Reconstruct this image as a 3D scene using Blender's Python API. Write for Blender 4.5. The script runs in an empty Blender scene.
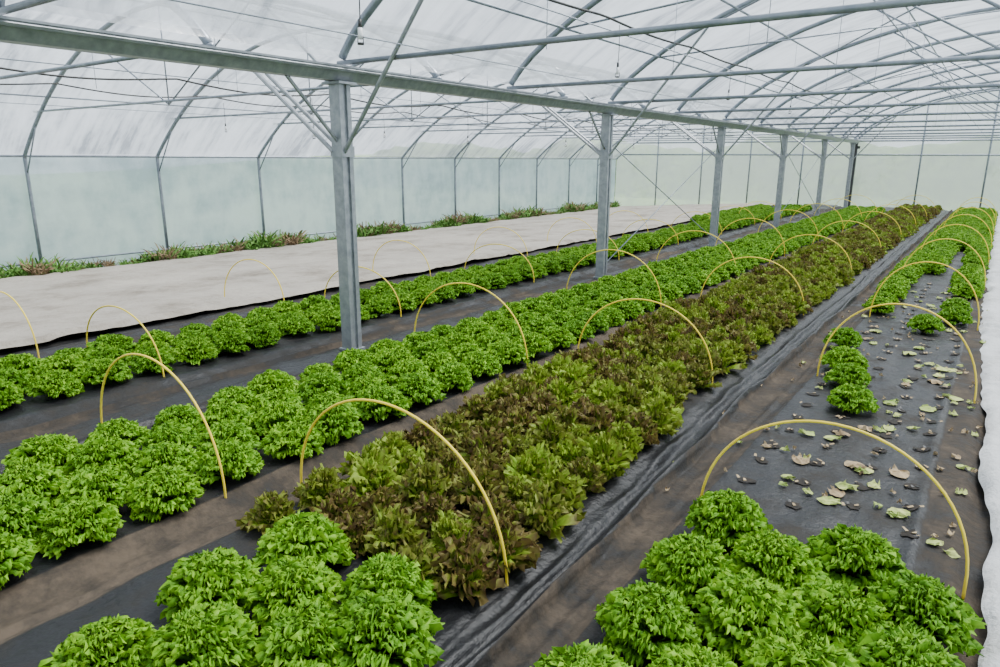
import bpy, math, random
from mathutils import Vector, noise, Matrix
S=1.7
random.seed(7)
scene=bpy.context.scene
def link(o,parent=None):
    scene.collection.objects.link(o)
    if parent: o.parent=parent
    return o
def N(x,y,z=0.0): return noise.noise(Vector((x,y,z)))
def lerp(a,b,t): return a+(b-a)*t
def sst(a,b,x):
    t=min(1,max(0,(x-a)/(b-a))); return t*t*(3-2*t)
# ---------------------------------------------------------------- materials
def newmat(name):
    m=bpy.data.materials.new(name); m.use_nodes=True
    nt=m.node_tree; nt.nodes.clear()
    out=nt.nodes.new('ShaderNodeOutputMaterial')
    return m,nt,out
def nd(nt,t,**kw):
    n=nt.nodes.new(t)
    for k,v in kw.items():
        if k.startswith('i_'):
            key=k[2:]; 
            n.inputs[int(key) if key.isdigit() else key.replace('_',' ')].default_value=v
        else: setattr(n,k,v)
    return n
def ramp(nt,stops,src=None):
    r=nt.nodes.new('ShaderNodeValToRGB')
    el=r.color_ramp.elements
    while len(el)<len(stops): el.new(0.5)
    for e,(p,c) in zip(el,stops):
        e.position=p; e.color=(*c,1) if len(c)==3 else c
    if src is not None: nt.links.new(src,r.inputs[0])
    return r
def coords(nt,scale=(1,1,1)):
    tc=nt.nodes.new('ShaderNodeTexCoord'); mp=nt.nodes.new('ShaderNodeMapping')
    mp.inputs['Scale'].default_value=scale
    nt.links.new(tc.outputs['Object'],mp.inputs[0]); return mp.outputs[0]
def noisetex(nt,scale,detail=4,vec=None,rough=0.55):
    n=nt.nodes.new('ShaderNodeTexNoise'); n.inputs['Scale'].default_value=scale
    n.inputs['Detail'].default_value=detail; n.inputs['Roughness'].default_value=rough
    if vec is not None: nt.links.new(vec,n.inputs['Vector'])
    return n
def bump(nt,src,strength,dist):
    b=nt.nodes.new('ShaderNodeBump'); b.inputs['Strength'].default_value=strength
    b.inputs['Distance'].default_value=dist; nt.links.new(src,b.inputs['Height']); return b

def mat_simple(name,c1,c2,scale=8,rough=0.5,metal=0.0,bumpd=0.0,vscale=(1,1,1)):
    m,nt,out=newmat(name); L=nt.links
    v=coords(nt,vscale); n=noisetex(nt,scale,5,v)
    r=ramp(nt,[(0.3,c1),(0.7,c2)],n.outputs['Fac'])
    p=nd(nt,'ShaderNodeBsdfPrincipled',i_Roughness=rough,i_Metallic=metal)
    L.new(r.outputs[0],p.inputs['Base Color'])
    if bumpd>0:
        b=bump(nt,n.outputs['Fac'],0.6,bumpd); L.new(b.outputs[0],p.inputs['Normal'])
    L.new(p.outputs[0],out.inputs[0]); return m

steel=mat_simple('galvanised_steel',(0.22,0.24,0.26),(0.36,0.38,0.40),14,0.42,0.45)
steel_d=mat_simple('galvanised_tube',(0.18,0.21,0.25),(0.29,0.32,0.36),10,0.42,0.4)
dark_m=mat_simple('dark_steel',(0.03,0.035,0.035),(0.06,0.06,0.06),10,0.5,0.2)
black_pl=mat_simple('black_pipe_plastic',(0.015,0.015,0.015),(0.03,0.03,0.03),10,0.5)
hole_m=mat_simple('hole_dark_soil',(0.006,0.005,0.004),(0.025,0.018,0.012),30,0.95)
yellow=mat_simple('yellow_hoop_plastic',(0.82,0.60,0.03),(0.95,0.72,0.06),3,0.5)
whitepl=mat_simple('white_plastic',(0.7,0.7,0.7),(0.8,0.8,0.8),10,0.4)
soil=mat_simple('soil',(0.06,0.042,0.03),(0.16,0.12,0.085),6,0.95,0,0.03)
grass=mat_simple('grass',(0.07,0.14,0.03),(0.14,0.22,0.06),3,0.95,0,0.05)
hedgem=mat_simple('hedge_foliage',(0.015,0.05,0.01),(0.11,0.18,0.04),2.5,0.95,0,0.1)

def mat_film(name,transp,col,dirtcol,streak,gloss=0.08):
    m,nt,out=newmat(name); L=nt.links
    v=coords(nt,streak); n=noisetex(nt,1.0,7,v,0.68)
    v2=coords(nt,(streak[0]*2,streak[1]*9,streak[2]*2)); n2=noisetex(nt,1.0,4,v2,0.6)
    am=nd(nt,'ShaderNodeMath',operation='MULTIPLY_ADD'); L.new(n2.outputs['Fac'],am.inputs[0]); am.inputs[1].default_value=0.7; am.inputs[2].default_value=-0.35
    aa=nd(nt,'ShaderNodeMath',operation='ADD'); L.new(n.outputs['Fac'],aa.inputs[0]); L.new(am.outputs[0],aa.inputs[1])
    r=ramp(nt,[(0.35,col),(0.68,dirtcol)],aa.outputs[0])
    tr=nd(nt,'ShaderNodeBsdfTransparent',i_Color=(0.95,0.97,0.98,1))
    tl=nd(nt,'ShaderNodeBsdfTranslucent'); df=nd(nt,'ShaderNodeBsdfDiffuse')
    gl=nd(nt,'ShaderNodeBsdfGlossy',i_Roughness=0.22)
    b=bump(nt,n2.outputs['Fac'],0.5,0.02); L.new(b.outputs[0],gl.inputs['Normal']); L.new(b.outputs[0],tl.inputs['Normal'])
    L.new(r.outputs[0],tl.inputs['Color']); L.new(r.outputs[0],df.inputs['Color'])
    m1=nd(nt,'ShaderNodeMixShader'); m1.inputs[0].default_value=0.3
    L.new(tl.outputs[0],m1.inputs[1]); L.new(df.outputs[0],m1.inputs[2])
    m2=nd(nt,'ShaderNodeMixShader')
    mr=nd(nt,'ShaderNodeMapRange'); mr.inputs[1].default_value=0.3; mr.inputs[2].default_value=0.75
    mr.inputs[3].default_value=transp; mr.inputs[4].default_value=transp*0.3
    L.new(aa.outputs[0],mr.inputs[0]); L.new(mr.outputs[0],m2.inputs[0])
    L.new(m1.outputs[0],m2.inputs[1]); L.new(tr.outputs[0],m2.inputs[2])
    m3=nd(nt,'ShaderNodeMixShader'); m3.inputs[0].default_value=gloss
    L.new(m2.outputs[0],m3.inputs[1]); L.new(gl.outputs[0],m3.inputs[2])
    L.new(m3.outputs[0],out.inputs[0]); return m
film_roof=mat_film('roof_polythene',0.68,(0.72,0.76,0.80),(0.20,0.22,0.25),(0.5,0.9,0.5))
film_wall=mat_film('wall_polythene',0.24,(0.74,0.82,0.95),(0.44,0.53,0.64),(0.5,0.35,0.9))
film_end=mat_film('end_polythene',0.66,(0.68,0.75,0.76),(0.40,0.45,0.45),(0.8,0.8,0.5))

def mat_fabric():
    m,nt,out=newmat('woven_ground_cover'); L=nt.links
    v=coords(nt); n1=noisetex(nt,2.6,9,v,0.7); n2=noisetex(nt,28,5,v,0.6)
    at=nd(nt,'ShaderNodeAttribute',attribute_name='dirt')
    mx=nd(nt,'ShaderNodeMath',operation='MULTIPLY'); L.new(n1.outputs['Fac'],mx.inputs[0]); mx.inputs[1].default_value=2.6
    sb=nd(nt,'ShaderNodeMath',operation='SUBTRACT'); L.new(mx.outputs[0],sb.inputs[0]); sb.inputs[1].default_value=1.3
    ad=nd(nt,'ShaderNodeMath',operation='ADD',use_clamp=True); L.new(at.outputs['Fac'],ad.inputs[0]); L.new(sb.outputs[0],ad.inputs[1])
    m2=nd(nt,'ShaderNodeMath',operation='MULTIPLY'); L.new(n2.outputs['Fac'],m2.inputs[0]); m2.inputs[1].default_value=0.8
    m3=nd(nt,'ShaderNodeMath',operation='ADD'); m3.inputs[1].default_value=0.6; L.new(m2.outputs[0],m3.inputs[0])
    m4=nd(nt,'ShaderNodeMath',operation='MULTIPLY',use_clamp=True); L.new(ad.outputs[0],m4.inputs[0]); L.new(m3.outputs[0],m4.inputs[1])
    r=ramp(nt,[(0.0,(0.009,0.009,0.010)),(0.35,(0.022,0.020,0.018)),(1.0,(0.090,0.069,0.050))],m4.outputs[0])
    w1=nd(nt,'ShaderNodeTexWave',bands_direction='X'); w1.inputs['Scale'].default_value=60
    w2=nd(nt,'ShaderNodeTexWave',bands_direction='Y'); w2.inputs['Scale'].default_value=60
    L.new(v,w1.inputs['Vector']); L.new(v,w2.inputs['Vector'])
    wa=nd(nt,'ShaderNodeMath',operation='ADD'); L.new(w1.outputs['Fac'],wa.inputs[0]); L.new(w2.outputs['Fac'],wa.inputs[1])
    b=bump(nt,wa.outputs[0],0.25,0.001)
    b2=bump(nt,n2.outputs['Fac'],0.45,0.008); L.new(b.outputs[0],b2.inputs['Normal'])
    n3=noisetex(nt,7,4,v,0.6); b3=bump(nt,n3.outputs['Fac'],0.5,0.025); L.new(b2.outputs[0],b3.inputs['Normal'])
    p=nd(nt,'ShaderNodeBsdfPrincipled'); L.new(r.outputs[0],p.inputs['Base Color'])
    rs=ramp(nt,[(0,(0.32,)*3),(0.5,(0.14,)*3)],m4.outputs[0]); L.new(rs.outputs[0],p.inputs['Specular IOR Level'])
    rr=ramp(nt,[(0,(0.42,)*3),(0.6,(0.85,)*3)],m4.outputs[0]); L.new(rr.outputs[0],p.inputs['Roughness'])
    L.new(b3.outputs[0],p.inputs['Normal']); L.new(p.outputs[0],out.inputs[0]); return m
fabric=mat_fabric()
def mat_fleece(name,c1,c2,c3):
    m,nt,out=newmat(name); L=nt.links
    v=coords(nt); n1=noisetex(nt,0.8,9,v,0.75); n2=noisetex(nt,7,6,v,0.65)
    r=ramp(nt,[(0.34,c3),(0.5,c1),(0.7,c2)],n1.outputs['Fac'])
    b=bump(nt,n2.outputs['Fac'],0.8,0.05)
    p=nd(nt,'ShaderNodeBsdfPrincipled',i_Roughness=0.8); L.new(r.outputs[0],p.inputs['Base Color'])
    L.new(b.outputs[0],p.inputs['Normal']); L.new(p.outputs[0],out.inputs[0]); return m
fleece=mat_fleece('crop_fleece',(0.31,0.275,0.23),(0.39,0.35,0.295),(0.17,0.14,0.105))
fleece_w=mat_fleece('white_fleece',(0.55,0.55,0.55),(0.64,0.64,0.64),(0.36,0.35,0.33))

def mat_leaf(name,stops_a,stops_b,thr,nsc=22,namp=0.5,trans=0.3):
    m,nt,out=newmat(name); L=nt.links
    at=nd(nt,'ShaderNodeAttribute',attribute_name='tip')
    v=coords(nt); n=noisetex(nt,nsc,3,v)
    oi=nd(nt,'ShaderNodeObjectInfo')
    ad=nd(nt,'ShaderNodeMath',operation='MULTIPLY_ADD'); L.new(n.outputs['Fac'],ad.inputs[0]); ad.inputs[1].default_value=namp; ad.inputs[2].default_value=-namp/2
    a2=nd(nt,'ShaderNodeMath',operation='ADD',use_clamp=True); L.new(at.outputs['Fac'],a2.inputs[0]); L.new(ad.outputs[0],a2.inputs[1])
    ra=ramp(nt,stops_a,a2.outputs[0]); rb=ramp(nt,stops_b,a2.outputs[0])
    mr=nd(nt,'ShaderNodeMapRange'); L.new(oi.outputs['Random'],mr.inputs[0]); mr.inputs[1].default_value=thr; mr.inputs[2].default_value=1.0
    mix=nd(nt,'ShaderNodeMix',data_type='RGBA'); L.new(mr.outputs[0],mix.inputs[0]); L.new(ra.outputs[0],mix.inputs[6]); L.new(rb.outputs[0],mix.inputs[7])
    p=nd(nt,'ShaderNodeBsdfPrincipled',i_Roughness=0.55)
    p.inputs['Specular IOR Level'].default_value=0.25
    L.new(mix.outputs[2],p.inputs['Base Color'])
    tl=nd(nt,'ShaderNodeBsdfTranslucent'); L.new(mix.outputs[2],tl.inputs[0])
    ms=nd(nt,'ShaderNodeMixShader'); ms.inputs[0].default_value=trans
    L.new(p.outputs[0],ms.inputs[1]); L.new(tl.outputs[0],ms.inputs[2]); L.new(ms.outputs[0],out.inputs[0]); return m
green=mat_leaf('green_lettuce_leaf',[(0.0,(0.04,0.11,0.008)),(0.5,(0.06,0.18,0.005)),(0.8,(0.16,0.38,0.010)),(1.0,(0.28,0.52,0.022))],  # dark base stops paint in the shade inside the heads; real leaf bases are pale
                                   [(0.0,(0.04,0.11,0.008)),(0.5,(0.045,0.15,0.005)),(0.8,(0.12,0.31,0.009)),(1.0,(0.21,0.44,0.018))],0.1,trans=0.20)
redm=mat_leaf('red_lettuce_leaf',[(0.0,(0.24,0.38,0.05)),(0.5,(0.20,0.32,0.02)),(0.78,(0.17,0.14,0.03)),(1.0,(0.10,0.05,0.024))],
                                 [(0.0,(0.28,0.44,0.06)),(0.6,(0.25,0.43,0.02)),(0.9,(0.24,0.33,0.03)),(1.0,(0.18,0.17,0.03))],0.22,14,0.6,trans=0.25)
weedm=mat_simple('weed_leaf',(0.05,0.15,0.01),(0.13,0.28,0.03),9,0.7)
dryweed=mat_simple('dry_weed',(0.16,0.10,0.05),(0.26,0.18,0.09),9,0.8)
debm=mat_simple('leaf_debris',(0.24,0.36,0.06),(0.55,0.55,0.20),7,0.8)
debd=mat_simple('dry_leaf_debris',(0.22,0.15,0.08),(0.50,0.38,0.22),9,0.9)

# ---------------------------------------------------------------- mesh helpers
class MB:
    def __init__(s): s.v=[]; s.f=[]; s.mi=[]
    def tube(s,pts,r,n=8,mi=0,cap=True):
        pts=[Vector(p) for p in pts]; b=len(s.v); up=None
        for i,p in enumerate(pts):
            t=(pts[min(i+1,len(pts)-1)]-pts[max(i-1,0)]).normalized()
            a=Vector((0,0,1)) if abs(t.z)<0.9 else Vector((0,1,0))
            if up is not None: a=up
            x=t.cross(a).normalized(); y=x.cross(t).normalized(); up=y
            for k in range(n):
                an=2*math.pi*k/n; s.v.append(p+x*math.cos(an)*r+y*math.sin(an)*r)
        for i in range(len(pts)-1):
            for k in range(n):
                k2=(k+1)%n; s.f.append((b+i*n+k,b+i*n+k2,b+(i+1)*n+k2,b+(i+1)*n+k)); s.mi.append(mi)
        if cap:
            s.f.append(tuple(b+k for k in range(n))[::-1]); s.mi.append(mi)
            e=b+(len(pts)-1)*n; s.f.append(tuple(e+k for k in range(n))); s.mi.append(mi)
    def extr(s,prof,origin,ax,ay,az,length,mi=0):
        b=len(s.v); n=len(prof); o=Vector(origin)
        for d in (0,length):
            for (x,y) in prof: s.v.append(o+ax*x+ay*y+az*d)
        for k in range(n):
            k2=(k+1)%n; s.f.append((b+k,b+k2,b+n+k2,b+n+k)); s.mi.append(mi)
        s.f.append(tuple(b+k for k in range(n))[::-1]); s.f.append(tuple(b+n+k for k in range(n))); s.mi+= [mi,mi]
    def box(s,c,d,mi=0):
        x,y,z=d[0]/2,d[1]/2,d[2]/2
        s.extr([(-x,-y),(x,-y),(x,y),(-x,y)],(c[0],c[1],c[2]-z),Vector((1,0,0)),Vector((0,1,0)),Vector((0,0,1)),2*z,mi)
    def obj(s,name,mats,smooth=True,parent=None):
        me=bpy.data.meshes.new(name); me.from_pydata([tuple(v) for v in s.v],[],s.f)
        for m in mats: me.materials.append(m)
        for p,i in zip(me.polygons,s.mi): p.material_index=i; p.use_smooth=smooth
        me.update(); return link(bpy.data.objects.new(name,me),parent)
def P(x,y,z=0): return Vector((x*S,y*S,z*S))
def grid(name,xs,ys,fz,mat,attr=None):
    v=[];a=[]
    for y in ys:
        for x in xs:
            r=fz(x,y); v.append((x*S,y*S,r)); 
            if attr: a.append(attr(x,y))
    nx=len(xs); f=[(j*nx+i,j*nx+i+1,(j+1)*nx+i+1,(j+1)*nx+i) for j in range(len(ys)-1) for i in range(nx-1)]
    me=bpy.data.meshes.new(name); me.from_pydata(v,[],f); me.materials.append(mat)
    for p in me.polygons: p.use_smooth=True
    if attr:
        at=me.attributes.new('dirt','FLOAT','POINT'); at.data.foreach_set('value',a)
    return link(bpy.data.objects.new(name,me))
def frange(a,b,st):
    n=max(1,int(round((b-a)/st))); return [a+(b-a)*i/n for i in range(n+1)]

# ---------------------------------------------------------------- layout constants (units of S)
XW=-8.7; XG=-2.78; XR=3.23; Y0=-3.385; Y1=17.75; ZG=1.40; ZL=1.0; ZB=-0.28; ZT=1.455
def gz(x):   # terrain
    return 0.0 if x>-4.25 else ZB*min(1,(-4.25-x)/(8.7-4.25))
def bend(y): return -0.085*sst(1.1,3.2,y)
# ---------------------------------------------------------------- ground cover
def fz(x,y):
    d=1; o=bend(y)
    for a,b in ((-3.65,-3.0),(-2.45,-1.76),(-1.60+o*0.5,-0.82+o),(-0.62,0.06)):
        m=min(x-a,b-x); 
        k=sst(-0.05,0.03,m); d=min(d,1-k)
    z=-0.05*d
    X=x*S; Y=y*S
    z+=0.014*N(X*2.2,Y*1.1,3)+0.010*N(X*7,Y*3,9)
    z+=0.010*max(0,0.25-abs(N(X*2.6+0.5*N(X,Y,1),Y*2.6,21)))*4*0.5
    if d>0.3: z+=0.014*N(X*11,Y*1.5,5)+0.006*N(X*20,Y*8,6)
    for xe,hh in ((-0.735+o*0.5,0.085),(-2.93,0.045),(-2.62,0.045),(-2.50,0.03),(-1.63,0.04),(-3.9,0.03),(-0.05,0.022),(-0.655,0.025),(-0.79+o*0.8,0.035)):
        w=xe+0.02*N(Y*0.7,xe*9,1)+0.006*N(Y*4,xe*9,1)
        t=x-w
        if -0.05<t<0.05: z+=hh*math.exp(-(t/(0.008 if t>0 else 0.02))**2)*(0.8+0.6*N(Y*1.5,xe,2))
    return z
def dirt(x,y):
    X=x*S;Y=y*S; v=0.06; o=bend(y)
    if -1.80<x<-1.58+o*0.5: v=0.76
    elif -0.735+o*0.5<x<-0.60: v=0.55
    elif -0.83+o<x<=-0.735+o*0.5: v=-0.25
    elif -3.02<x<-2.42: v=0.12+0.45*sst(0.0,0.35,N(X*3.5,Y*0.25,4))+(0.3 if -2.93<x<-2.85 else 0)
    elif x<-3.7: v=0.3
    elif x>-0.045: v=0.55
    return v+0.2*N(X*1.5,Y*1.5,8)
xs=frange(-4.3,-3.05,0.02)+frange(-3.035,-2.40,0.012)+frange(-2.385,-1.82,0.02)+frange(-1.805,-1.56,0.012)+frange(-1.54,-1.02,0.02)+frange(-1.0,-0.6,0.0065)+frange(-0.585,0.15,0.0125)
ys=frange(-1.8,4.5,0.028)+frange(4.55,17.6,0.08)
gc=grid('ground_cover_fabric',xs,ys,fz,fabric,dirt)
# fleece sheets
def fl(x,y):
    X=x*S;Y=y*S
    z=gz(x)*S+0.03+0.02*N(X*1.3,Y*0.8,2)+0.012*N(X*4,Y*2.5,7)
    z+=0.02*max(0,N(X*0.6,Y*3.0,11))+0.02*max(0,0.2-abs(N(X*0.5,Y*1.8,15)))*3
    if x>-4.35: z+=0.02*math.exp(-((x+4.27)/0.03)**2)
    return z
o=grid('crop_fleece_sheet',frange(-8.25,-4.2,0.045),frange(-2.5,17.4,0.06),fl,fleece)
nx=len(frange(-8.25,-4.2,0.045))
for i,v in enumerate(o.data.vertices):
    k=nx-1-i%nx
    if k<5: v.co.x+=(5-k)/5*(0.10*N(v.co.y*0.8,0,5)+0.03*N(v.co.y*5,0,5))
    if k==0: v.co.z-=0.03
    k=i%nx
    if k<5: v.co.x+=(5-k)/5*(0.14*N(v.co.y*0.9,7,5))
def fl2(x,y):
    X=x*S;Y=y*S
    return 0.03+0.06*max(0,N(X*2.5,Y*1.6,2))+0.05*N(X*6,Y*5,7)*(0.5+abs(N(X,Y)))+0.03*abs(N(X*13,Y*13,4))
XF=0.115
xf=frange(XF,0.7,0.016)+frange(0.73,3.1,0.05)
o=grid('white_fleece_sheet',xf,frange(-2.5,6,0.022)+frange(6.04,17.4,0.06),fl2,fleece_w)
nx=len(xf)
for i,v in enumerate(o.data.vertices):
    k=i%nx; y=v.co.y/S
    if k<10:
        v.co.x+=(10-k)/10*(0.05*N(v.co.y*1.2,0,5)+0.035*N(v.co.y*4,2,5)-0.17*sst(1.2,6,y))
    if k<2: v.co.z=0.0 if k==0 else v.co.z*0.6+0.01
# floor (soil) + outside
mb=MB()
prof=[(XW-0.0,ZB-0.02),(-4.25,-0.06),(XR,-0.06)]
for (x,z) in prof:
    for y in (Y0,Y1): mb.v.append(P(x,y,z))
mb.f=[(0,2,3,1),(2,4,5,3)]; mb.mi=[0,0]
mb.obj('floor',[soil],False)
grid('grass_field',frange(-60,40,2.0),frange(-20,80,2.0),lambda x,y:(-0.62+ (sst(20,60,y)*3.0)+0.1*N(x,y))*1.0,grass)
# ---------------------------------------------------------------- roof profiles
def arc(dx,sag):
    hw=3.0; R=(hw*hw+sag*sag)/(2*sag); d=dx-hw
    return (math.sqrt(max(0,R*R-d*d))-(R-sag))/sag
def ell(dx): d=(dx-3.0)/3.0; return math.sqrt(max(0,1-d*d))
ZTL=2.2; ZTR=2.42
def zl(x):
    dx=(x-XW)/(XG-XW)*6.0
    if dx<=3: return ZL+(ZTL-ZL)*arc(dx,1.0)
    return ZG+(ZTL-ZG)*(0.5*arc(6-dx,1.0)+0.5*ell(6-dx))
def zr(x):
    dx=(x-XG)/(XR-XG)*6.0; d=min(dx,6-dx)
    return ZG+(ZTR-ZG)*(0.5*arc(d,1.0)+0.5*ell(d))
def cosspace(a,b,n): return [a+(b-a)*(1-math.cos(math.pi*i/n))/2 for i in range(n+1)]
LX=cosspace(XW,XG-0.03,26); RX=cosspace(XG+0.03,XR,28)
wallY=[XW*-1*(0.38+0.17*k) for k in range(-4,11)]
wallY=[y for y in wallY if y<Y1-0.2]
postY=[2.515+2.95*k for k in range(-1,6)]
archY=[2.515+1.475*k for k in range(-3,11) if 2.515+1.475*k<Y1-0.1]
# film
for nm,XX,zf,AY in (('ceiling_left',LX,zl,wallY),('ceiling_right',RX,zr,archY)):
    yy=frange(Y0,Y1,0.15)
    v=[];n=len(XX)
    for y in yy:
        dmin=min(abs(y-a) for a in AY); sag=min(dmin/0.7,1)
        for i,x in enumerate(XX):
            e=0 if i in (0,n-1) else 1
            z=zf(x)*S+0.035-0.035*sag*sag*e+0.03*N(x*1.5,y*4,4)*e*sag
            v.append((x*S,y*S,z))
    f=[(j*n+i,j*n+i+1,(j+1)*n+i+1,(j+1)*n+i) for j in range(len(yy)-1) for i in range(n-1)]
    me=bpy.data.meshes.new(nm); me.from_pydata(v,[],f); me.materials.append(film_roof)
    for p in me.polygons: p.use_smooth=True
    link(bpy.data.objects.new(nm,me))
# walls
def wallx(name,x,z0,z1,mat):
    yy=frange(Y0,Y1,0.15); zz=frange(z0,z1,0.12); v=[]
    for y in yy:
        for z in zz: v.append((x*S+0.02*N(y*4,z*2,1),y*S,z*S))
    n=len(zz); f=[(j*n+i,j*n+i+1,(j+1)*n+i+1,(j+1)*n+i) for j in range(len(yy)-1) for i in range(n-1)]
    me=bpy.data.meshes.new(name); me.from_pydata(v,[],f); me.materials.append(mat)
    for p in me.polygons: p.use_smooth=True
    link(bpy.data.objects.new(name,me))
wallx('wall_left',XW-0.02,ZB-0.02,ZL,film_wall)
wallx('wall_right',XR+0.16,-0.06,ZG+0.04,film_wall)
for nm,y in (('wall_back',Y1),('wall_front',Y0)):
    v=[];f=[]
    XX=[x for x in LX]+[x for x in RX]
    for x in XX:
        zt=(zl(x) if x<XG else zr(x)); zb=min(gz(x),0)-0.05
        for k in range(9): v.append((x*S,y*S+0.02*N(x*3,k,2),lerp(zb,zt,k/8)*S))
    for i in range(len(XX)-1):
        for k in range(8): f.append((i*9+k,(i+1)*9+k,(i+1)*9+k+1,i*9+k+1))
    me=bpy.data.meshes.new(nm); me.from_pydata(v,[],f); me.materials.append(film_end)
    for p in me.polygons: p.use_smooth=True
    link(bpy.data.objects.new(nm,me))
# ---------------------------------------------------------------- frame
mb=MB()
for y in wallY:
    pts=[P(XW+0.02,y,ZB-0.03),P(XW+0.02,y,0.4),P(XW+0.02,y,ZL-0.04)]+[P(x+0.02*(1-i/26),y,zl(x)-0.004) for i,x in enumerate(LX)][0:]
    mb.tube(pts,0.034,8)
    mb.tube([P(XW+0.03,y,0.82),P(XW+0.45,y,zl(XW+0.45)-0.01)],0.014,6)
for i,y in enumerate(wallY):
    mb.tube([P(-5.72,y,1.42),P(-5.72,y,ZTL-0.02)],0.010,5)
    mb.tube([P(-5.72,y,1.42),P(-6.9,y,zl(-6.9)-0.01)],0.012,5)
    mb.tube([P(-5.72,y,1.42),P(-4.5,y,zl(-4.5)-0.01)],0.012,5)
    mb.tube([P(XG,y,ZT),P(XW+0.42,y,ZT-0.01)],0.018,8)
    mb.tube([P(-6.9,y,1.60),P(-6.9,y,zl(-6.9)-0.01)],0.004,5)
    mb.tube([P(-5.0,y,1.54),P(-5.0,y,zl(-5.0)-0.01)],0.004,5)
for x in (-7.9,-6.8,-5.72,-4.6,-3.5):
    mb.tube([P(x,Y0+.02,zl(x)-0.02),P(x,Y1-.02,zl(x)-0.02)],0.014,6)
for x in (-7.6,-4.2): mb.tube([P(x,Y0+.02,ZT+0.02),P(x,Y1-.02,ZT+0.02)],0.005,5)
mb.tube([P(XW+0.03,Y0,ZL),P(XW+0.03,Y1,ZL)],0.025,6)
mb.tube([P(XW+0.03,Y0,ZB+0.12),P(XW+0.03,Y1,ZB+0.12)],0.02,6)
mb.obj('left_bay_roof_frame',[steel_d])
mb=MB()
for i,y in enumerate(archY):
    mb.tube([P(x,y,zr(x)-0.006) for x in RX],0.034,8)
    mb.tube([P(XG,y,ZT),P(XR-0.1,y,ZT)],0.021,8)
    xm=(XG+XR)/2
    mb.tube([P(xm,y,ZT),P(xm,y,ZTR-0.02)],0.010,5)
    for xa in (xm-1.35,xm+1.35): mb.tube([P(xm,y,ZT),P(xa,y,zr(xa)-0.01)],0.014,6)
for x in (-2.35,-1.75,-0.9,0.27,1.4,2.4):
    mb.tube([P(x,Y0+.02,zr(x)-0.025),P(x,Y1-.02,zr(x)-0.025)],0.014,6)
for (ya,yb) in ((3.99,5.465),(5.465,8.415),(9.89,11.365)):
    mb.tube([P(-2.35,ya,zr(-2.35)-0.03),P(0.27,yb,zr(0.27)-0.03)],0.012,6)
    mb.tube([P(0.27,ya,zr(0.27)-0.03),P(-1.9,yb,zr(-1.9)-0.03)],0.012,6)
mb.obj('right_bay_roof_frame',[steel_d])
# crop support wires strung over the tie rods
mb=MB()
for x in (-2.2,-1.3,-0.4):
    mb.tube([P(x,Y0+.05,ZT+0.02),P(x,Y1-.05,ZT+0.02)],0.0045,5)
for y in archY:
    mb.tube([P(-1.75,y+0.3,ZT+0.02),P(-1.75,y+0.3,zr(-1.75)-0.03)],0.003,5)
    mb.tube([P(-0.9,y+0.7,ZT+0.02),P(-0.9,y+0.7,zr(-0.9)-0.03)],0.003,5)
mb.obj('support_wires',[steel_d])
# gutter
mb=MB()
g=[(-0.16,0.10),(-0.07,0.0),(0.07,0.0),(0.16,0.10),(0.175,0.10),(0.175,0.115),(0.15,0.115),(0.065,0.02),(-0.065,0.02),(-0.15,0.115),(-0.175,0.115),(-0.175,0.10)]
g=[(x*0.8,y) for x,y in g]
mb.extr(g,P(XG,Y0+.02,ZG-0.03),Vector((1,0,0)),Vector((0,0,1)),Vector((0,1,0)),(Y1-Y0-.04)*S)
mb.tube([P(XG-0.07,Y0+.02,ZG+0.02),P(XG-0.07,Y1-.02,ZG+0.02)],0.02,6)
mb.tube([P(XG+0.07,Y0+.02,ZG+0.02),P(XG+0.07,Y1-.02,ZG+0.02)],0.02,6)
mb.obj('roof_gutter',[steel],False)
mb=MB()
mb.extr(g,P(XR,Y0+.03,ZG-0.03),Vector((1,0,0)),Vector((0,0,1)),Vector((0,1,0)),(Y1-Y0-.06)*S)
for y in archY: mb.tube([P(XR,y,-0.05),P(XR,y,ZG)],0.03,8)
mb.obj('side_gutter',[steel],False)
# posts
c=0.064; l=0.018
cp=[(-c,-c),(c,-c),(c,-0.02),(c-l,-0.02),(c-l,0.02),(c,0.02),(c,c),(-c,c),(-c,0.02),(-c+l,0.02),(-c+l,-0.02),(-c,-0.02)]
X_,Y_,Z_=Vector((1,0,0)),Vector((0,1,0)),Vector((0,0,1))
for y in postY:
    mb=MB()
    mb.extr(cp,P(XG,y,-0.06),X_,Y_,Z_,(ZG-0.03+0.06)*S)
    mb.box(P(XG,y,ZG-0.04),(0.22,0.2,0.02)); mb.box(P(XG,y,-0.02),(0.17,0.17,0.03))
    mb.box(P(XG,y,1.03),(0.145,0.145,0.09))
    for dy in (-0.035,0.035):
        mb.tube([P(XG-0.03,y+dy,1.03),P(XG-0.62,y+dy,1.45)],0.020,8)
    mb.tube([P(XG+0.03,y-0.02,1.02),P(-1.93,y-0.02,zr(-1.93)-0.01)],0.018,8)
    mb.tube([P(XG-0.1,y,1.425),P(-3.3,y,zl(-3.3)-0.0)],0.016,8)
    mb.tube([P(XG,y-0.03,1.08),P(XG,y-0.32,ZG-0.03)],0.016,8)
    mb.obj('support_post',[steel],False)
mb=MB()
for ya in (5.465,11.365):
    yb=ya+2.95
    mb.tube([P(XG+0.04,ya+.06,1.1),P(XG+0.04,yb-.06,0.05)],0.008,6)
    mb.tube([P(XG-0.04,ya+.06,0.05),P(XG-0.04,yb-.06,1.1)],0.008,6)
mb.obj('bracing_cable',[steel_d])
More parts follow.
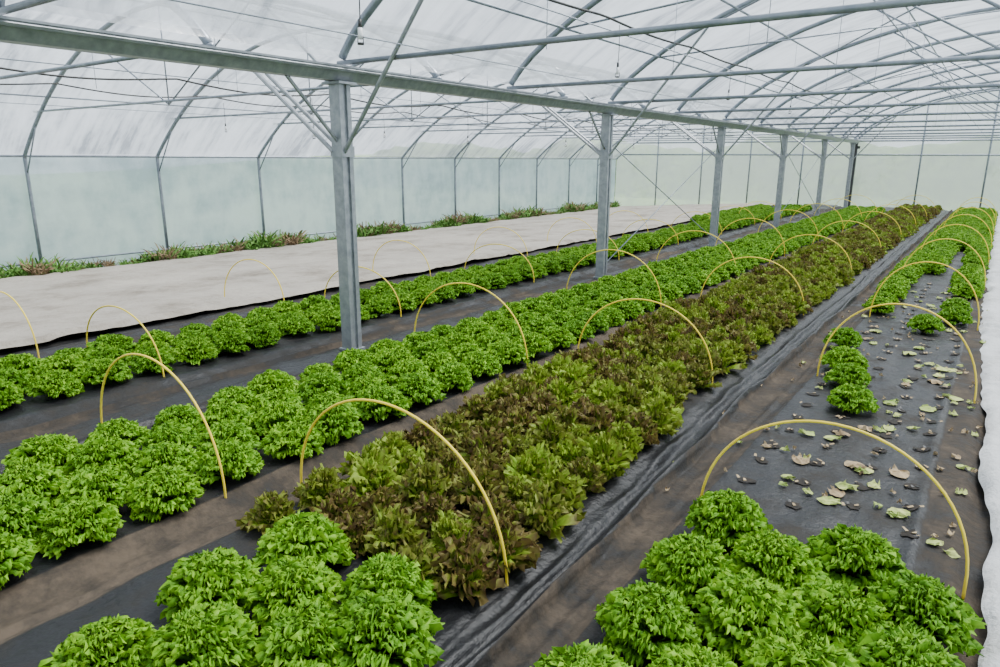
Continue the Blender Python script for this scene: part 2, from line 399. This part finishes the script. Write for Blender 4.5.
# end wall framing
mb=MB()
for x in (-7.5,-6.3,-5.1,-3.9,-1.5,-0.3,0.9,2.1):
    zt=zl(x) if x<XG else zr(x)
    mb.tube([P(x,Y1-0.03,gz(x)-0.04),P(x,Y1-0.03,zt-0.01)],0.03,8)
mb.tube([P(XW,Y1-0.03,1.12),P(XR,Y1-0.03,1.12)],0.03,8)
mb.tube([P(XW,Y1-0.03,1.42),P(XR,Y1-0.03,1.42)],0.03,8)
mb.tube([P(x,Y1-0.03,zl(x)-0.01) for x in LX],0.03,8); mb.tube([P(x,Y1-0.03,zr(x)-0.01) for x in RX],0.03,8)
mb.obj('end_frame',[steel_d])
mb=MB()
mb.extr([(-.07,-.07),(.07,-.07),(.07,.07),(-.07,.07)],P(XG,Y1-0.14,-0.06),X_,Y_,Z_,(ZG+0.03)*S)
mb.box(P(XG,Y1-0.14,1.28),(0.3,0.16,0.1)); mb.box(P(XG,Y1-0.14,-0.03),(0.2,0.2,0.03))
mb.obj('downpipe_post',[dark_m],False)
# pipes & sprinklers
mb=MB()
for x,z in ((-6.9,1.62),(-5.0,1.55)):
    pts=[]
    for y in frange(Y0+0.1,Y1-0.1,0.12):
        ph=(y%1.479)/1.479
        pts.append(P(x+0.02*N(y,x),y,z-0.055*math.sin(math.pi*ph)))
    mb.tube(pts,0.012,6)
mb.obj('irrigation_pipe',[black_pl])
mb=MB()
pts=[P(-2.08,y,1.83-0.02*math.sin(math.pi*((y-2.515)%1.475)/1.475)) for y in frange(Y0+0.1,Y1-0.1,0.12)]
mb.tube(pts,0.012,6); mb.obj('irrigation_pipe',[black_pl])
for (x,y,zt,zb) in [(-2.08,2.0,1.815,1.46),(-2.08,4.2,1.81,1.54),(-2.08,6.4,1.81,1.55),(-2.08,8.6,1.81,1.55),(-2.08,10.8,1.81,1.6),(-5.0,4.2,1.5,1.2),(-5.0,6.4,1.5,1.2),(-5.0,8.6,1.5,1.2),(-5.0,10.8,1.5,1.2),(-6.9,4.6,1.56,1.3),(-6.9,7,1.56,1.3)]:
    mb=MB(); mb.tube([P(x,y,zt),P(x+0.004,y,(zt+zb)/2),P(x,y,zb)],0.004,6,0)
    mb.tube([P(x,y,zb+0.05),P(x,y,zb+0.02)],0.012,8,0)
    mb.tube([P(x,y,zb+0.02),P(x,y,zb-0.005),P(x,y,zb-0.02)],0.016,10,1)
    mb.tube([P(x-0.015,y,zb-0.01),P(x-0.015,y,zb-0.035)],0.003,5,0); mb.tube([P(x+0.015,y,zb-0.01),P(x+0.015,y,zb-0.035)],0.003,5,0)
    mb.tube([P(x,y,zb-0.033),P(x,y,zb-0.04)],0.022,10,0)
    mb.obj('hanging_sprinkler',[black_pl,whitepl])
# ---------------------------------------------------------------- hoops
def hoop(xa,xb,y,h=None):
    mb=MB(); xc=(xa+xb)/2; r=(xb-xa)/2; h=h or r*1.02
    jx=random.uniform(-.02,.02); lean=random.uniform(-.05,.05)
    pts=[P(xa,y,-0.04),P(xa,y,-0.01)]
    for i in range(1,32):
        a=math.pi*(1-i/32); zz=h*math.sin(a)**0.9
        pts.append(P(xc+r*math.cos(a)+jx*zz,y+lean*zz,zz))
    pts+= [P(xb,y,-0.01),P(xb,y,-0.04)]
    mb.tube(pts,0.0064,8); mb.obj('crop_tunnel_hoop',[yellow])
for k in range(9): 
    y=1.212+1.80*k; o=-0.11*sst(1.2,3,y); hoop(-1.593+o*0.5,-0.835+o,y)
for k in range(9): hoop(-2.53,-1.78,1.075+1.67*k)
for k in range(9): hoop(-0.583,0.07-0.06*sst(2,5,1.837+1.6*k),1.837+1.6*k,0.35 if k==0 else 0.39)
for k in range(8): hoop(-3.80,-3.06,1.6+1.6*k,0.29)
for k in range(6): hoop(-4.52,-3.83,1.38+1.5*k,0.31)

# ---------------------------------------------------------------- lettuces
def leafpatch(v,f,tip,p0,p1,p2,W,az,nu,nv,ruf,freq,rnd,cup,seed,tipr=0.3,crinkle=0.006,rounded=False,cs=60):
    side=Vector((-math.sin(az),math.cos(az),0)); b=len(v); ph=rnd.uniform(0,6.28); ph2=rnd.uniform(0,6.28)
    for i in range(nu+1):
        s0=i/nu
        for j in range(nv+1):
            t=-1+2*j/nv
            s=s0*(1-tipr*t*t)
            c=p0*(1-s)**2+p1*2*s*(1-s)+p2*s*s
            tg=((p1-p0)*(1-s)+(p2-p1)*s).normalized()
            n=side.cross(tg).normalized()
            if rounded: w=W*(0.12+0.88*math.sin(math.pi*0.74*s0**0.85))
            else: w=W*(0.14+0.86*min(1,s*1.35)**1.1)
            edge=max(abs(t),s0)**3
            rr=ruf*s0*(0.25+0.75*edge)*math.sin(freq*math.pi*t+ph+2.2*s0)+ruf*0.55*s0**3*math.sin(freq*2.1*t*math.pi+ph2)
            q=c+side*(w*t)+n*(cup*w*t*t+rr)+tg*(ruf*0.8*s0**3*math.cos(freq*1.3*math.pi*t+ph2+1))
            nv_=noise.noise_vector(q*cs+Vector((seed,0,0)))
            q+=nv_*crinkle*(0.3+s0)
            if q.z<0.0: q.z=0.001
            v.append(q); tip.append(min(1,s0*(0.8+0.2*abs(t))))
    for i in range(nu):
        for j in range(nv):
            a=b+i*(nv+1)+j; f.append((a,a+1,a+nv+2,a+nv+1))
def lettuce(name,seed,nleaf,R,H,ruf,mat,loose=0.0,Wf=0.5,nu=6,nv=15,freq=2.6,crinkle=0.007,cs=60,tipr=0.3):
    rnd=random.Random(seed); v=[];f=[];tip=[]
    asx=rnd.uniform(.92,1.08)
    for i in range(nleaf):
        k=i/(nleaf-1); az=i*2.39996+rnd.uniform(-.3,.3)
        el=math.radians(lerp(0,88,k**0.85)+rnd.uniform(-7,7))
        jr=(0.84,1.08) if loose else (0.9,1.05)
        rr=R*rnd.uniform(*jr)*(1+loose*rnd.uniform(-.25,.3)); hh=H*rnd.uniform(*jr)*(1+loose*rnd.uniform(-.25,.35))
        d=Vector((math.cos(az)*asx,math.sin(az)/asx,0))
        ce,se=math.cos(el),max(0,math.sin(el))
        p2=d*(rr*ce)+Vector((0,0,0.04+(hh-0.04)*se))
        if loose: p1=d*(rr*ce*0.40)+Vector((0,0,0.02+hh*(0.15+0.75*se)))
        else: p1=d*(rr*ce*0.72+0.015)+Vector((0,0,0.03+hh*(0.35+0.72*se)))
        p0=d*0.01
        leafpatch(v,f,tip,p0,p1,p2,R*Wf*lerp(1.15,0.8,k),az,nu,nv,ruf*rnd.uniform(.7,1.3),freq*rnd.uniform(.85,1.2),rnd,0.3*rnd.uniform(-1,1.0),seed*13+i,crinkle=crinkle,rounded=True,cs=cs,tipr=tipr)
    me=bpy.data.meshes.new(name); me.from_pydata([tuple(q) for q in v],[],f); me.materials.append(mat)
    for p in me.polygons: p.use_smooth=True
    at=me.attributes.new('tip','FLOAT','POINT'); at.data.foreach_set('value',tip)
    return bpy.data.objects.new(name,me)
def coll(name,objs):
    c=bpy.data.collections.new(name)
    for o in objs: c.objects.link(o)
    return c
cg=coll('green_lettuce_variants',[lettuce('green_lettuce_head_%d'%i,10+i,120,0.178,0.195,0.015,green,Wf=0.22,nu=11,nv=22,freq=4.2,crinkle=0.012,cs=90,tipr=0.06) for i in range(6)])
cr=coll('red_lettuce_variants',[lettuce('red_lettuce_head_%d'%i,30+i,52,0.160,0.180,0.018,redm,loose=0.8,Wf=0.27,nu=7,nv=16,freq=3.0,crinkle=0.013,cs=60,tipr=0.22) for i in range(6)])
def instancer(name,pts,col,ncol):
    me=bpy.data.meshes.new(name); me.from_pydata([p[0] for p in pts],[],[])
    a=me.attributes.new('irot','FLOAT_VECTOR','POINT'); a.data.foreach_set('vector',[c for p in pts for c in p[1]])
    a=me.attributes.new('iscl','FLOAT','POINT'); a.data.foreach_set('value',[p[2] for p in pts])
    a=me.attributes.new('iidx','INT','POINT'); a.data.foreach_set('value',[random.randrange(ncol) for p in pts])
    o=link(bpy.data.objects.new(name,me))
    ng=bpy.data.node_groups.new(name+'_nodes','GeometryNodeTree')
    ng.interface.new_socket('Geometry',in_out='INPUT',socket_type='NodeSocketGeometry')
    ng.interface.new_socket('Geometry',in_out='OUTPUT',socket_type='NodeSocketGeometry')
    gi=ng.nodes.new('NodeGroupInput'); go=ng.nodes.new('NodeGroupOutput')
    ip=ng.nodes.new('GeometryNodeInstanceOnPoints'); ci=ng.nodes.new('GeometryNodeCollectionInfo')
    ci.inputs['Collection'].default_value=col; ci.inputs['Separate Children'].default_value=True; ci.inputs['Reset Children'].default_value=True
    def na(n,t):
        x=ng.nodes.new('GeometryNodeInputNamedAttribute'); x.data_type=t; x.inputs['Name'].default_value=n; return x
    L=ng.links
    L.new(gi.outputs[0],ip.inputs['Points']); L.new(ci.outputs[0],ip.inputs['Instance'])
    ip.inputs['Pick Instance'].default_value=True
    L.new(na('iidx','INT').outputs[0],ip.inputs['Instance Index'])
    L.new(na('irot','FLOAT_VECTOR').outputs[0],ip.inputs['Rotation'])
    L.new(na('iscl','FLOAT').outputs[0],ip.inputs['Scale'])
    L.new(ip.outputs[0],go.inputs[0])
    m=o.modifiers.new('instances','NODES'); m.node_group=ng
    return o
def rows(cols,y0,y1,st,sc=(0.9,1.1),jit=0.015,miss=0.01,shift=None):
    pts=[]
    for ci,x in enumerate(cols):
        y=y0+(ci%2)*st*0.5
        while y<y1:
            if not(random.random()<miss):
                xx=x+random.uniform(-jit,jit)+(shift(x,y) if shift else 0); yy=y+random.uniform(-jit,jit)
                pts.append(((xx*S,yy*S,fz(xx,yy)-0.01),(random.uniform(-.12,.12),random.uniform(-.12,.12),random.uniform(0,6.28)),random.uniform(*sc)))
            y+=st
    return pts
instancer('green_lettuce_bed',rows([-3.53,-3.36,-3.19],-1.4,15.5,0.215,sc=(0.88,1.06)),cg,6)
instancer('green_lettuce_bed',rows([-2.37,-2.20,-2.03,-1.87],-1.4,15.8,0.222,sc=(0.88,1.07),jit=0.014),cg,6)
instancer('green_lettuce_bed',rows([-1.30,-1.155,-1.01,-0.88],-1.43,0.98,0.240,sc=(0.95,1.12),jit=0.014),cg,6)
def shC(x,y): return bend(y)*(0.5+0.5*(x+1.5)/0.6)
instancer('red_lettuce_bed',rows([-1.50,-1.38,-1.26,-1.14,-1.02,-0.92],1.08,16.8,0.150,sc=(0.8,1.12),jit=0.03,shift=shC),cr,6)
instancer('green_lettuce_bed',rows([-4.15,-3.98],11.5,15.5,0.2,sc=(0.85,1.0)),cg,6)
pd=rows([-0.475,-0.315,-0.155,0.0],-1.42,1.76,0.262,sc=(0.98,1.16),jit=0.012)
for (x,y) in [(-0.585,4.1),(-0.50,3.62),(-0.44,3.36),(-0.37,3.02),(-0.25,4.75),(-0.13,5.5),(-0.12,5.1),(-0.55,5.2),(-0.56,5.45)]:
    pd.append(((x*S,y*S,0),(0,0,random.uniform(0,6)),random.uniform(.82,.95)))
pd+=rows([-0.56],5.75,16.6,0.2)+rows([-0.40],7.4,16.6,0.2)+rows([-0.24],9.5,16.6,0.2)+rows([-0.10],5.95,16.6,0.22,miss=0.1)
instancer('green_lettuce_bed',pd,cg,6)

# ---------------------------------------------------------------- holes and debris on the empty bed
mb=MB()
for ci,x in enumerate([-0.53,-0.37,-0.21,-0.08]):
    y=1.95+(ci%2)*0.09
    while y<6.8:
        xx=x+random.uniform(-.012,.012); yy=y+random.uniform(-.012,.012)
        b=len(mb.v); n=11; r=random.uniform(0.030,0.046); z=fz(xx,yy)+0.007
        mb.v.append(P(xx,yy)+Vector((0,0,z)))
        for k in range(n):
            a=2*math.pi*k/n; q=r*random.uniform(.6,1.3)
            zz=fz(xx+q*math.cos(a)/S,yy+q*math.sin(a)/S)+0.006
            mb.v.append(P(xx,yy)+Vector((q*math.cos(a),q*math.sin(a),zz)))
        for k in range(n): mb.f.append((b,b+1+k,b+1+(k+1)%n)); mb.mi.append(0)
        for q in range(random.randint(2,5)):
            a=random.uniform(0,6.28); L_=random.uniform(.012,.030); b=len(mb.v)
            rr=random.uniform(0.2,1.3)*r
            o=P(xx,yy)+Vector((rr*math.cos(a),rr*math.sin(a),z+0.004)); a=random.uniform(0,6.28); d=Vector((math.cos(a),math.sin(a),0)); s_=Vector((-d.y,d.x,0))
            mb.v+= [o-s_*0.007,o+s_*0.009,o+d*L_+s_*0.006+Vector((0,0,.008)),o+d*L_-s_*0.006+Vector((0,0,.005))]
            mb.f.append((b,b+1,b+2,b+3)); mb.mi.append(random.choice((1,1,1,2)))
        y+=0.172
mb.obj('planting_holes',[hole_m,debd,black_pl],False)
v=[];f=[];mats=[]
rnd=random.Random(5)
for k in range(190):
    x=rnd.uniform(-0.6,0.07); y=rnd.uniform(1.85,6.5)
    if k>150: x=rnd.uniform(-0.3,0.05); y=rnd.uniform(2.0,4.0)
    if rnd.random()<0.08: x=rnd.uniform(-0.8,-0.6)
    az=rnd.uniform(0,6.28); L_=rnd.choice((0.02,0.03,0.03,0.04,0.05,0.07,0.09,0.12))*rnd.uniform(.8,1.15); d=Vector((math.cos(az),math.sin(az),0)); z=fz(x,y)+0.008
    o=P(x,y)+Vector((0,0,z)); vv=[]; f2=[]
    leafpatch(vv,f2,[],Vector((0,0,0.004)),d*L_*0.5+Vector((0,0,.02)),d*L_+Vector((0,0,.004)),L_*0.42,az,6,9,0.014,1.9,rnd,0.2,k,crinkle=0.012,rounded=True)
    b=len(v); v+=[q+o for q in vv]; f+=[tuple(i+b for i in q) for q in f2]; mats+=[0 if (rnd.random()<0.85 and L_>0.035) else 1]*len(f2)
me=bpy.data.meshes.new('leaf_debris'); me.from_pydata([tuple(q) for q in v],[],f); me.materials.append(debm); me.materials.append(debd)
for p,i in zip(me.polygons,mats): p.material_index=i
link(bpy.data.objects.new('leaf_debris',me))

# ---------------------------------------------------------------- weeds along wall
def weed(name,seed,mat,n,h,w):
    rnd=random.Random(seed); v=[];f=[]
    for i in range(n):
        az=rnd.uniform(0,6.28); d=Vector((math.cos(az),math.sin(az),0)); L_=h*rnd.uniform(.5,1.1); sp=rnd.uniform(.2,.9)
        o=Vector((rnd.uniform(-.12,.12),rnd.uniform(-.12,.12),0)); vv=[];ff=[]
        leafpatch(vv,ff,[],Vector((0,0,0)),d*L_*sp*0.3+Vector((0,0,L_*.7)),d*L_*sp+Vector((0,0,L_*rnd.uniform(.4,1))),w*rnd.uniform(.6,1.3),az,4,4,0.006,1.2,rnd,0.3,i,tipr=0.6,crinkle=0.004)
        b=len(v); v+=[q+o for q in vv]; f+=[tuple(k+b for k in q) for q in ff]
    me=bpy.data.meshes.new(name); me.from_pydata([tuple(q) for q in v],[],f); me.materials.append(mat)
    for p in me.polygons: p.use_smooth=True
    return bpy.data.objects.new(name,me)
cw=coll('weed_variants',[weed('weed_tuft_0',1,weedm,40,.26,.026),weed('weed_tuft_1',2,weedm,45,.20,.034),weed('weed_tuft_2',3,weedm,30,.36,.020),weed('weed_tuft_3',4,dryweed,40,.34,.012)])
pts=[]
y=-2.5
while y<17.3:
    dens=sst(-0.35,0.25,N(y*0.9,3,3))
    for q in range(4):
        if random.random()<0.45+0.55*dens:
            x=-8.42+random.uniform(-.18,.18)
            pts.append((tuple(P(x,y+random.uniform(-.05,.05),gz(x)-0.02)),(0,0,random.uniform(0,6.28)),random.uniform(.5,1.05)*(0.75+0.7*dens)))
    y+=0.08
instancer('wall_weeds',pts,cw,4)

# ---------------------------------------------------------------- outside hedge/hill
def hill(x,y): 
    return -0.6+ (3.1+1.3*N(x*0.25,3,1)+0.7*N(x*1.1,y,2))*sst(23,25.5,y)*(1-0.2*sst(27,30,y))
grid('hedgerow',frange(-26,22,0.4),frange(23,30,0.35),hill,hedgem)

# ---------------------------------------------------------------- light
w=bpy.data.worlds.new('World'); scene.world=w; w.use_nodes=True
nt=w.node_tree; nt.nodes.clear()
out=nt.nodes.new('ShaderNodeOutputWorld'); bg=nt.nodes.new('ShaderNodeBackground')
tc=nt.nodes.new('ShaderNodeTexCoord'); sp=nt.nodes.new('ShaderNodeSeparateXYZ')
nt.links.new(tc.outputs['Generated'],sp.inputs[0])
r=ramp(nt,[(0.0,(0.80,0.87,0.96)),(0.5,(0.76,0.87,1.0)),(1.0,(0.68,0.82,1.0))],sp.outputs[2])
nt.links.new(r.outputs[0],bg.inputs[0]); bg.inputs[1].default_value=1.75
nt.links.new(bg.outputs[0],out.inputs[0])
sd=bpy.data.lights.new('sun','SUN'); sd.energy=14; sd.angle=math.radians(36); sd.color=(1,0.98,0.94)
so=link(bpy.data.objects.new('sun',sd)); so.location=(10,20,20)
so.rotation_euler=Vector((-0.3,-0.5,-1.0)).to_track_quat('-Z','Y').to_euler()

# ---------------------------------------------------------------- camera
cam=bpy.data.cameras.new('camera'); co=link(bpy.data.objects.new('camera',cam))
cam.sensor_width=36; cam.lens=690*36/1000; cam.clip_end=500; cam.clip_start=0.02
yaw=math.radians(35.35); pitch=math.radians(14.23); roll=math.radians(0.3)
M=Matrix.Rotation(yaw,4,'Z')@Matrix.Rotation(math.pi/2-pitch,4,'X')@Matrix.Rotation(roll,4,'Z')
M.translation=P(0,0,1); co.matrix_world=M
scene.camera=co
